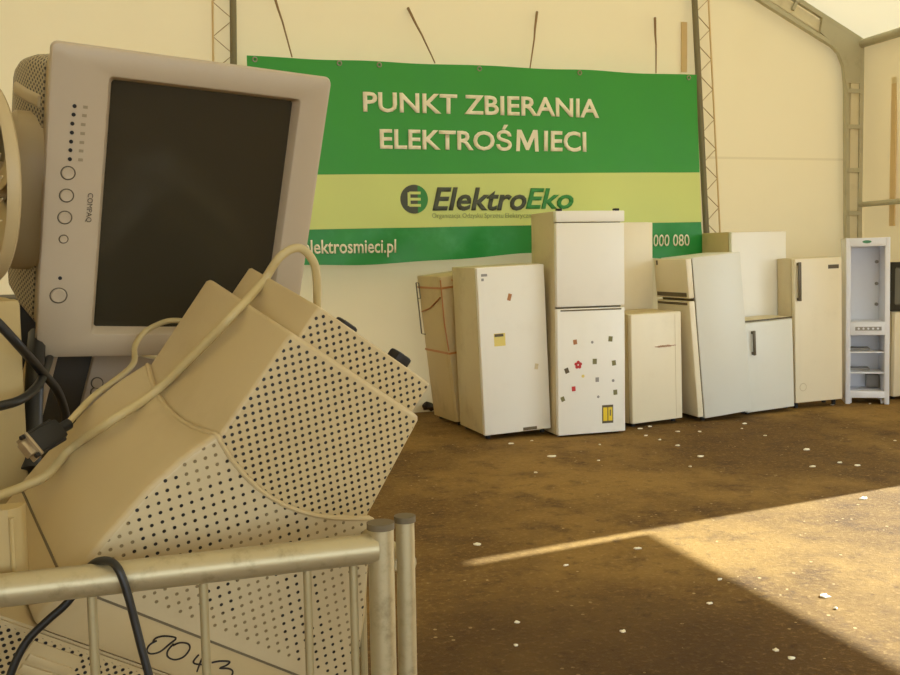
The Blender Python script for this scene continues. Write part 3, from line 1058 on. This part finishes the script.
def zn_at(y):                           # the far edge flares more
    ys = [(0, -.258), (.05, -.236), (.118, -.192), (.165, -.158), (.2105, -.131), (.23, -.12)]
    for (a, b), (c, d) in zip(ys, ys[1:]):
        if y <= c:
            return b + (d - b) * (y - a) / (c - a)
    return ys[-1][1]


def rim_y(x, z):
    a = 0.1765 + 0.034 * min(1, (z / 0.121) ** 2)
    b = 0.190 + 0.0205 * min(1, (x / 0.138) ** 2)
    k = max(0, min(1, (abs(x) / 0.139 - abs(z) / 0.123) * 6 + 0.5))
    return a * k + b * (1 - k)


m_ = MB()
rings = []
N = 14
rimsec = sect(0.139, 0.1205, -0.131, 0.007)
for j in range(N + 1):
    f_ = j / N
    ring = []
    for (rx, rz) in rimsec:
        yr = rim_y(rx, rz)
        y = -0.002 + (yr + 0.002) * f_
        # z scale from the bulged profile at this depth; the rim itself sits at scale 1
        ue = f_ * 0.2105
        k = zp_at(ue) / 0.1205
        kz = k if rz > 0 else zn_at(ue) / -0.131
        ring.append((rx * (1.0 + 0.004 * (1 - f_)), y, rz * kz))
    rings.append(ring)
rings.append([(rx * 0.972, rim_y(rx, rz) + 0.0015, rz * 0.968) for rx, rz in rimsec])
rings.append([(rx * 0.955, rim_y(rx, rz) - 0.012, rz * 0.945) for rx, rz in rimsec])
m_.loops(rings, True, True)
for f in m_.bm.faces:
    n_ = f.normal
    f.normal_update()
    if abs(f.normal.x) > 0.9 and len(f.verts) == 4:
        f.material_index = 1
m_.build('front_shell', [MAT['beige'], MAT['perf_shell']], B_, angle=50)
# bezel ring and glass
m_ = MB()
m_.loops([rrect(-.137, .137, -.252, .166, .012, 0.004), rrect(-.1405, .1405, -.260, .170, .014, -0.004), rrect(-.143, .143, -.263, .1725, .016, -0.046),
          rrect(-.140, .140, -.260, .1695, .016, -0.054), rrect(-.105, .105, -.200, .110, .02, -0.056), rrect(-.099, .099, -.194, .104, .02, -0.042)], False, False)
m_.build('bezel', MAT['beige'], B_)
m_ = MB()
m_.loops([rrect(-.101, .101, -.196, .106, .02, -0.040), rrect(-.101, .101, -.196, .106, .02, -0.044), rrect(-.05, .05, -.11, .02, .02, -0.049)], True, True)
m_.build('screen', MAT['screen'], B_)
m_ = MB()
m_.loops([rrect(-.1412, .1412, -.2605, .1706, .012, -0.0036), rrect(-.1412, .1412, -.2605, .1706, .012, -0.0012)], True, True)
m_.build('seam', MAT['gasket'], B_)
# middle box
m_ = MB()
s0 = sect(.1345, .1155, -.127, .006, 4, 4)
s1 = sect(.138, .1136, -.1035, .006, 4, 4, xn=-.147)
s2 = [(x * .982, z * .982) for x, z in s1]
s3 = [(x * .955, z * .955) for x, z in s1]
m_.loops([[(x, 0.16, z) for x, z in s0], [(x, 0.3435, z) for x, z in s1], [(x, 0.3475, z) for x, z in s2], [(x, 0.3486, z) for x, z in s3]], False, True)
for f in m_.bm.faces:
    f.normal_update()
    if abs(f.normal.x) > 0.9:
        f.material_index = 1
m_.build('rear_box', [MAT['beige'], MAT['perf_box']], B_, angle=50)
# end section
m_ = MB()
s0 = sect(.1116, .0886, -.1075, .005, 4, 4)
s2 = [(x * .98, z * .98) for x, z in s0]
m_.loops([[(x, 0.33, z) for x, z in s0], [(x, 0.3885, z) for x, z in s0], [(x, 0.391, z) for x, z in s2]], False, True)
for f in m_.bm.faces:
    f.normal_update()
    if f.normal.x > 0.9 or f.normal.x < -0.9:
        f.material_index = 1
m_.build('end_cover', [MAT['beige'], MAT['perf_box']], B_, angle=50)
m_ = MB()
m_.tube([(rx * .992, rim_y(rx, rz) - .001, rz * .992) for rx, rz in rimsec], 0.0030, 8, closed=True)
m_.build('shell_lip', MAT['beige'], B_)
for z, tp in ((0.022, 0.397), (-0.070, 0.404)):
    m_ = MB(); m_.box(0.06, 0.085, 0.385, tp, z - 0.012, z + 0.012, 0.004); m_.build('rubber_foot', MAT['black'], B_)

iB = MBm.inverted()


def onB(px, py, axis, d0, lift=0.0):
    n_ = RB @ Vector(axis)
    o_ = MBm @ (Vector(axis) * d0)
    d = ray(px, py)
    k = (o_ - C0).dot(n_) / d.dot(n_)
    return C0 + d * k + n_ * lift


# hand-written number on the bezel edge
m_ = MB()
strokes = [
    [(157, 641), (150, 645), (147, 651), (151, 654), (160, 652), (169, 645), (176, 639), (172, 637), (163, 636.5), (156, 638.5), (153, 642)],
    [(174, 644), (168, 651), (168, 657), (175, 660), (184, 657), (190, 649), (188, 644), (180, 643), (173, 646)],
    [(199, 655), (194, 661), (195, 664), (203, 665)], [(204, 655), (200, 664), (197, 672)],
    [(212, 663), (220, 661.5), (230, 662), (226, 666), (220, 668.5), (229, 669), (233, 672), (230, 678), (222, 680)]]
for st in strokes:
    pts = [iB @ onB(px, py, (1, 0, 0), 0.1432) for px, py in st]
    pts = smooth_path(pts, 4)
    pts = [Vector((0.1426 - 0.0, p.y, p.z)) for p in pts]
    m_.tube(pts, 0.0011, 6)
m_.build('handwritten_number', MAT['ink'], B_)
p = iB @ onB(69, 497, (0, 0, 1), 0.157)
m_ = MB(); m_.tube([(p.x, p.y, 0.1572), (p.x + 0.004, p.y + 0.012, 0.1566)], 0.0008, 5); m_.build('scratch', MAT['gasket'], B_)

# ---- monitor C below it, vented side to the viewer
MC = MBm @ frame((0.136, -0.058, 0.17), cols(Vector((0, 0, -1)), Vector((-1, 0, 0)), Vector((0, 1, 0))))
C_ = thing('computer_monitor', 'beige casing with dense vent holes at the bottom left behind the barrier', 'monitor', MC)
m_ = MB()
m_.loops([[(x, y, z) for x, z in ((-.10, 0), (.42, 0), (.42, -.28), (-.10, -.28))] for y in (0.0, 0.06, 0.26)], True, True)
bmesh.ops.bevel(m_.bm, geom=[e for e in m_.bm.edges], offset=0.003, segments=2, affect='EDGES')
C_body = m_.build('rear_housing', perforated('vented_plastic_dense', BEIGE2, 0.0108, 0.0021, axes='xz', clip=[('z', -1, -0.007), ('x', -1, 1)]), C_)
m_ = MB()
m_.box(-.106, .426, -0.006, .266, -.325, -.275, 0.008)
m_.build('bezel', MAT['beige'], C_)
m_ = MB()
for k in range(9):
    z = -.03 - k * .012
    m_.box(0.012, 0.064, -0.004, 0.003, z - .0045, z + .0045, 0.0015)
m_.box(0.008, 0.068, -0.0015, 0.002, -.145, -.012)
m_.build('ribbed_panel', MAT['beige'], C_)

# ---- casings at the left edge, fan, computer case under monitor A
yaw20 = Matrix.Rotation(math.radians(20), 3, 'Z')
ME_ = frame((-0.163, 1.42, 0.93), yaw20)
E_ = thing('computer_case', 'plain yellowed casing at the left edge under the round fan', 'computer case', ME_)
m_ = MB(); m_.box(-.42, 0, 0.012, 0.25, -.12, 0.468, 0.012); m_.build('body', MAT['beige_dark'], E_)
m_ = MB(); m_.box(-.422, 0.001, 0, 0.016, -.118, 0.466, 0.006); fp = m_.build('front_panel', MAT['beige_dark'], E_)
for k in range(3):
    m_ = MB(); m_.box(-.36, -.21, -.003, .004, .36 - k * .05, .40 - k * .05, .002); m_.build('drive_bay', MAT['gasket'], fp)

V_ = thing('plastic_cover', 'loose beige plastic cover standing just behind the rail at the far left', 'plastic cover', frame((-0.26, 1.056, 1.105)))
m_ = MB(); m_.loops([[(x, y, z) for x, y, z in ((0, 0, zz), (.118, 0, zz), (.127, .008, zz), (.131, .022, zz), (.131, .03, zz), (0, .03, zz))] for zz in (0, .085, .093)], True, True)
m_.build('shell', MAT['beige_dark'], V_)
m_ = MB(); m_.tube([(.121, -.001, 0.0), (.121, -.001, .085)], .0025, 8); m_.build('edge_rib', MAT['beige_dark'], V_)

a_ = Vector((-0.92, -0.39, 0)).normalized()
u_ = Vector((-a_.y, a_.x, 0))
fc = away(-16, 182, 1.40)
MF = frame(fc, cols(u_, -a_, Vector((0, 0, 1))))   # local -y is the open face of the fan
F_ = thing('fan', 'round beige rimmed fan standing upright at the left edge beside the big monitor', 'fan', MF)
RR = 0.142
circ = lambda r, y, n=56: [(r * math.cos(2 * PI * k / n), y, r * math.sin(2 * PI * k / n)) for k in range(n)]
m_ = MB()
m_.loops([circ(RR - .012, -.006), circ(RR - .003, -.009), circ(RR, -.005), circ(RR, .006), circ(RR - .003, .009), circ(RR - .012, .008), circ(RR - .012, -.006)])
m_.build('rim', MAT['beige'], F_)
m_ = MB()
m_.loops([circ(RR - .011, .007), circ(RR * .5, .020), circ(.03, .026)], False, True)
m_.build('back_plate', MAT['beige_dark'], F_)
hub = MB(); hub.loops([circ(.03, .024), circ(.03, -.006), circ(.022, -.012), circ(.005, -.013)], True, True)
hub.build('hub', MAT['beige'], F_)
for k in range(5):
    m_ = MB()
    a0 = 2 * PI * k / 5
    rows = []
    for i in range(9):
        r = .026 + i / 8 * .092
        row = []
        for j in range(7):
            v = j / 6 - .5
            an = a0 + v * 0.85 + 0.35 * i / 8
            row.append((r * math.cos(an), .006 + v * .018, r * math.sin(an)))
        rows.append(row)
    m_.loops(rows, closed=False)
    m_.loops([[(x, y + .002, z) for x, y, z in r] for r in rows], closed=False)
    m_.build('blade', MAT['greysticker' if k % 2 else 'beige_dark'], F_)
m_ = MB()
for k in range(28):
    a0 = 2 * PI * k / 28
    m_.tube([(r * math.cos(a0 + r * 5), -.012 - .006 * (1 - r / RR), r * math.sin(a0 + r * 5)) for r in (.02, .05, .08, .11, .132)], .0011, 5)
m_.tube(circ(.02, -.018, 20), .0014, 5, closed=True)
m_.tube(circ(.08, -.0145, 40), .0011, 5, closed=True)
m_.build('grille', MAT['enamel_side'], F_)

rd = Matrix.Rotation(math.radians(12), 3, 'Z') @ Matrix.Rotation(math.radians(16), 3, 'Y')
MD = frame((-0.243, 1.655, 0.995), rd)
D_ = thing('computer_case', 'beige computer case with dark bay and round buttons, under the big monitor', 'computer case', MD)
m_ = MB(); m_.box(0, .44, 0.02, .24, -.16, .345, 0.008); m_.build('body', MAT['beige_dark'], D_)
m_ = MB(); m_.box(-.002, .018, 0, .022, -.16, .346, .003); m_.box(.070, .442, 0, .022, -.16, .346, .006); m_.build('front_panel', MAT['greybeige'], D_)
m_ = MB(); m_.box(.016, .072, .012, .024, -.156, .342); m_.build('dark_bay', MAT['grey_dark'], D_, smooth=False)
iD = MD.inverted()
for px, py, r_ in ((97, 383, .008), (95, 392, .006)):
    n_ = rd @ Vector((0, 1, 0)); d = ray(px, py); k = (MD.translation - C0).dot(n_) / d.dot(n_)
    p = iD @ (C0 + d * k)
    m_ = MB(); m_.cyl((p.x, -.004, p.z), (p.x, .002, p.z), r_, 18); b_ = m_.build('button', MAT['greybeige'], D_)
    m_ = MB(); m_.tube([(p.x + r_ * 1.1 * math.cos(2 * PI * k / 20), -.001, p.z + r_ * 1.1 * math.sin(2 * PI * k / 20)) for k in range(20)], .0012, 6, closed=True)
    m_.build('button_ring', MAT['print'], b_)

K_ = thing('computer_case', 'dark casing added to darken the gap behind the black cables under the big monitor', 'computer case', frame((-0.45, 1.975, 0.81), Matrix.Rotation(math.radians(8), 3, 'Z')))
m_ = MB(); m_.box(0, .46, .012, .28, 0, .57, .01); m_.build('body', MAT['grey_dark'], K_)  # dark box added so the gap behind the cables reads as shadow
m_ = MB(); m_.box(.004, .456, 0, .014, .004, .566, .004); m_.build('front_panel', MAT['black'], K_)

# ---- monitors buried in the heap that carry the ones on top
def crt(label, loc, yaw):
    t = thing('computer_monitor', label, 'monitor', frame(loc, Matrix.Rotation(math.radians(yaw), 3, 'Z')), 'monitors buried low in the heap')
    m_ = MB()
    m_.loops([rrect(-.2, .2, 0, .40, .014, .05), rrect(-.2, .2, 0, .40, .014, .006), rrect(-.195, .195, .005, .395, .012, 0),
              rrect(-.16, .16, .08, .36, .02, 0), rrect(-.155, .155, .085, .355, .02, .015)])
    m_.build('bezel', MAT['beige'], t)
    m_ = MB(); m_.loops([rrect(-.158, .158, .082, .358, .02, .018), rrect(-.08, .08, .15, .29, .02, .010)], False, True); m_.build('screen', MAT['screen'], t)
    m_ = MB(); m_.loops([rrect(-.195, .195, .0, .395, .02, .05), rrect(-.185, .185, .0, .385, .03, .18), rrect(-.13, .13, .0, .30, .03, .30), rrect(-.12, .12, .0, .28, .03, .42)], True, True)
    m_.build('rear_housing', MAT['perf_back'], t)
    return t


def dup(root, loc, yaw):
    r = root.copy(); COL.objects.link(r)
    r.matrix_world = frame(loc, Matrix.Rotation(math.radians(yaw), 3, 'Z'))
    for ch in root.children:
        c = ch.copy(); COL.objects.link(c); c.parent = r
    return r


k0 = crt('beige tube monitor buried low in the heap behind the barrier', (-0.52, 1.14, 0.0), 0)
for loc, yw in (((-0.06, 1.14, 0.0), 0), ((-0.52, 1.62, 0.0), 0), ((-0.10, 1.64, 0.0), 0), ((-0.10, 1.64, 0.41), 0), ((-0.54, 1.58, 0.41), 0),
                ((-0.03, 1.22, 0.41), 4), ((-0.52, 1.12, 0.41), 0)):
    dup(k0, loc, yw)

# ---- cables
def cable(name, label, pts, r, mat, sub=8):
    m_ = MB()
    m_.tube(smooth_path(pts, sub), r, 10)
    return m_, lambda parent=None: m_.build(name, MAT[mat], parent)


ZB = lambda px, py, l=0.006: onB(px, py, (0, 0, 1), 0.117, l)
pts = [away(-40, 520, 1.10), away(-8, 499, 1.14), away(22, 487, 1.17), away(48, 474, 1.19)]
pts += [onB(px, py, (0, 0, 1), 0.15, 0.012) for px, py in ((80, 452), (120, 425))]
pts += [ZB(px, py, 0.008) for px, py in ((160, 395), (205, 352), (240, 316))]
pts += [away(262, 283, 1.27), away(280, 257, 1.27), away(299, 248, 1.28), away(313, 261, 1.295), away(317, 282, 1.31), away(317, 312, 1.335)]
m_ = MB(); m_.tube(smooth_path(pts, 8), 0.0056, 12)
tag(m_.build('cable', MAT['cord_beige']), 'thick beige cable lying across the tipped monitor and looping over its back', 'cable')

v = thing('vga_cable', 'beige monitor cable ending in a dark plug with metal pins at the left', 'cable')
pc = away(38, 440, 1.20)
pts = [away(64, 428, 1.215), away(78, 412, 1.25), away(95, 395, 1.30), away(122, 375, 1.36), away(134, 362, 1.40), away(135, 346, 1.44), away(146, 331, 1.47), away(168, 321, 1.47), away(190, 322, 1.47)]
m_ = MB(); m_.tube(smooth_path(pts, 8), 0.0042, 10); m_.build('cord', MAT['cord_beige'], v)
p0 = away(62, 428, 1.212); p1 = away(27, 449, 1.16)
ax = (p1 - p0).normalized()
sx = (RC @ Vector((0.45, -0.85, 0.3))); sx = (sx - ax * sx.dot(ax)).normalized()
sz = ax.cross(sx)
MP = frame(p0, cols(sx, ax, sz))
Lp = (p1 - p0).length
m_ = MB(); m_.box(-.013, .013, 0.006, Lp - .006, -.010, .010, .003, m=MP)
m_.tube([MP @ Vector((0, -.012, 0)), MP @ Vector((0, .01, 0))], .007, 10)
pl = m_.build('plug', MAT['black'], v)
m_ = MB(); m_.box(-.016, .016, Lp - .007, Lp - .003, -.011, .011, .001, m=MP); m_.box(-.010, .010, Lp - .004, Lp + .005, -.006, .006, .002, m=MP)
m_.build('plug_shell', MAT['plug_metal'], pl)
for s_ in (-1, 1):
    m_ = MB(); m_.cyl(MP @ Vector((s_ * .0135, .012, .006)), MP @ Vector((s_ * .0135, Lp + .002, .006)), .0028, 8); m_.build('thumbscrew', MAT['black'], pl)

m_ = MB(); m_.tube(smooth_path([away(-40, 285, 1.22), away(0, 325, 1.25), away(22, 349, 1.28), away(42, 372, 1.36), away(58, 392, 1.42), away(66, 420, 1.46), away(60, 450, 1.42)]), .0062, 10)
tag(m_.build('cable', MAT['cord_black']), 'thick black cable running down from the left edge under the big monitor', 'cable')
m_ = MB(); m_.tube(smooth_path([away(-40, 414, 1.20), away(0, 406, 1.23), away(22, 399, 1.265), away(38, 385, 1.33), away(47, 366, 1.42), away(52, 348, 1.50)]), .0060, 10)
tag(m_.build('cable', MAT['cord_black']), 'thick black cable curving up from the left edge towards the big monitor', 'cable')
m_ = MB(); m_.tube(smooth_path([away(37, 335, 1.47), away(35, 370, 1.40), away(33, 420, 1.37), away(31, 470, 1.33)]), .013, 10)
tag(m_.build('cable_bundle', MAT['cord_black']), 'black bundle of cord hanging between the left casing and the computer case', 'cable')


def near(px, py, off):      # a point off metres in front of the rail's vertical plane
    nrm = Vector((-bdir.y, bdir.x, 0))
    d = ray(px, py)
    return C0 + d * ((PA - C0).dot(nrm) / d.dot(nrm) - off)


pts = [near(-4, 720, -.03), near(13, 668, -.03), near(28, 640, -.03), near(48, 620, -.028), near(66, 604, -.026), near(80, 585, -.024), near(88, 569, -.012), near(98, 561.5, 0.0),
       near(110, 561.5, .012), near(119, 570, .022), near(127, 592, .025), near(135, 622, .026), near(142, 650, .028), near(150, 680, .03), near(158, 720, .03)]
m_ = MB(); m_.tube(smooth_path(pts, 6), 0.0042, 10)
tag(m_.build('cable', MAT['cord_black']), 'black cable looped over the top rail of the front barrier', 'cable')

# ---- litter
p = floor_at(428, 408)
m_ = MB()
bmesh.ops.create_icosphere(m_.bm, subdivisions=3, radius=1.0)
for vv in m_.bm.verts:
    c_ = vv.co.copy()
    k = 1 + 0.22 * math.sin(c_.x * 7 + c_.z * 3) * math.cos(c_.y * 6) + 0.12 * math.sin(c_.z * 13 + c_.x * 11)
    vv.co = Vector((c_.x * 0.16 * k, c_.y * 0.14 * k, max(0.0, (c_.z + 0.5)) * 0.085 * k))
o = m_.build('rubbish_bag', MAT['bag'], smooth=False)
o.location = (p.x - 0.08, p.y - 0.1, 0)
tag(o, 'crumpled dark plastic bag on the floor left of the taped fridge', 'bag')


def scrap(px, py, s, label, group=None):
    p = floor_at(px, py)
    m_ = MB()
    n = random.randint(5, 7)
    s *= 0.8
    a = [2 * PI * k / n + random.uniform(-.3, .3) for k in range(n)]
    rr = [s * random.uniform(.5, 1.1) for _ in a]
    bot = [(r * math.cos(t_), r * .8 * math.sin(t_), .002) for r, t_ in zip(rr, a)]
    mid = [(x * .95, y * .95, .004 + random.uniform(.0, .22) * s) for x, y, z in bot]
    top = [(x * .5, y * .5, .006 + random.uniform(.05, .22) * s) for x, y, z in bot]
    m_.loops([bot, mid, top], True, True)
    o = m_.build('paper_scrap', MAT['scrap'], smooth=False)
    o.location = (p.x, p.y, 0)
    tag(o, label, 'scrap', group)


big = [(824, 597, .04, 'larger white paper scrap lying in the sunlit patch of floor'),
       (552, 457, .045, 'white paper scrap on the floor in front of the leaning white fridge'),
       (477, 545, .03, 'white scrap just above the tip of the thin streak of sunlight'),
       (700, 457, .045, 'white paper scrap on the floor in front of the leaning grey-sided fridge'),
       (637, 549, .03, 'white scrap just below the streak of sunlight near the sunlit corner'),
       (864, 499, .045, 'pale scrap at the far edge of the sunlit patch of floor')]
for a in big:
    scrap(*a)
g_ = 'small white scraps littering the floor'
for px, py, s in ((640, 429, .03), (650, 427, .03), (646, 436, .025), (678, 432, .03), (700, 432, .03), (745, 424, .03), (742, 429, .02),
                  (511, 444, .03), (532, 441, .02), (536, 473, .025), (598, 461, .02), (678, 446, .03), (806, 450, .04), (812, 467, .03),
                  (840, 463, .03), (858, 466, .035), (832, 405, .03), (870, 404, .02), (895, 441, .02), (720, 580, .022), (710, 604, .018),
                  (517, 623, .018), (516, 646, .016), (623, 632, .02), (776, 651, .025), (791, 659, .022), (660, 440, .02), (765, 436, .025),
                  (690, 467, .02), (566, 566, .02), (836, 609, .018), (600, 445, .02)):
    scrap(px, py, s, 'small white scrap among the litter scattered over the dirt floor', g_)

# ================================================================== LIGHT
SUN_EL = math.radians(31.0)
hd = Vector((-0.983, -0.180, 0)).normalized()
sd = (hd * math.cos(SUN_EL) + Vector((0, 0, -math.sin(SUN_EL)))).normalized()
ld = bpy.data.lights.new('sun', 'SUN')
ld.energy = 9.0
ld.angle = math.radians(0.53)
ld.color = (0.90, 0.97, 0.97)
lo_ = bpy.data.objects.new('sun', ld)
lo_.rotation_euler = sd.to_track_quat('-Z', 'Y').to_euler()
lo_.location = (12, 4, 8)
COL.objects.link(lo_)

w = bpy.data.worlds.new('sky')
SC.world = w
w.use_nodes = True
bg = w.node_tree.nodes['Background']
bg.inputs[0].default_value = (0.86, 0.97, 1.06, 1)
bg.inputs[1].default_value = 1.6

SC.view_settings.view_transform = 'Standard'
SC.view_settings.look = 'None'
SC.view_settings.gamma = 1
SC.view_settings.exposure = 1.08
SC.cycles.use_denoising = True
SC.cycles.max_bounces = 8
SC.cycles.diffuse_bounces = 6
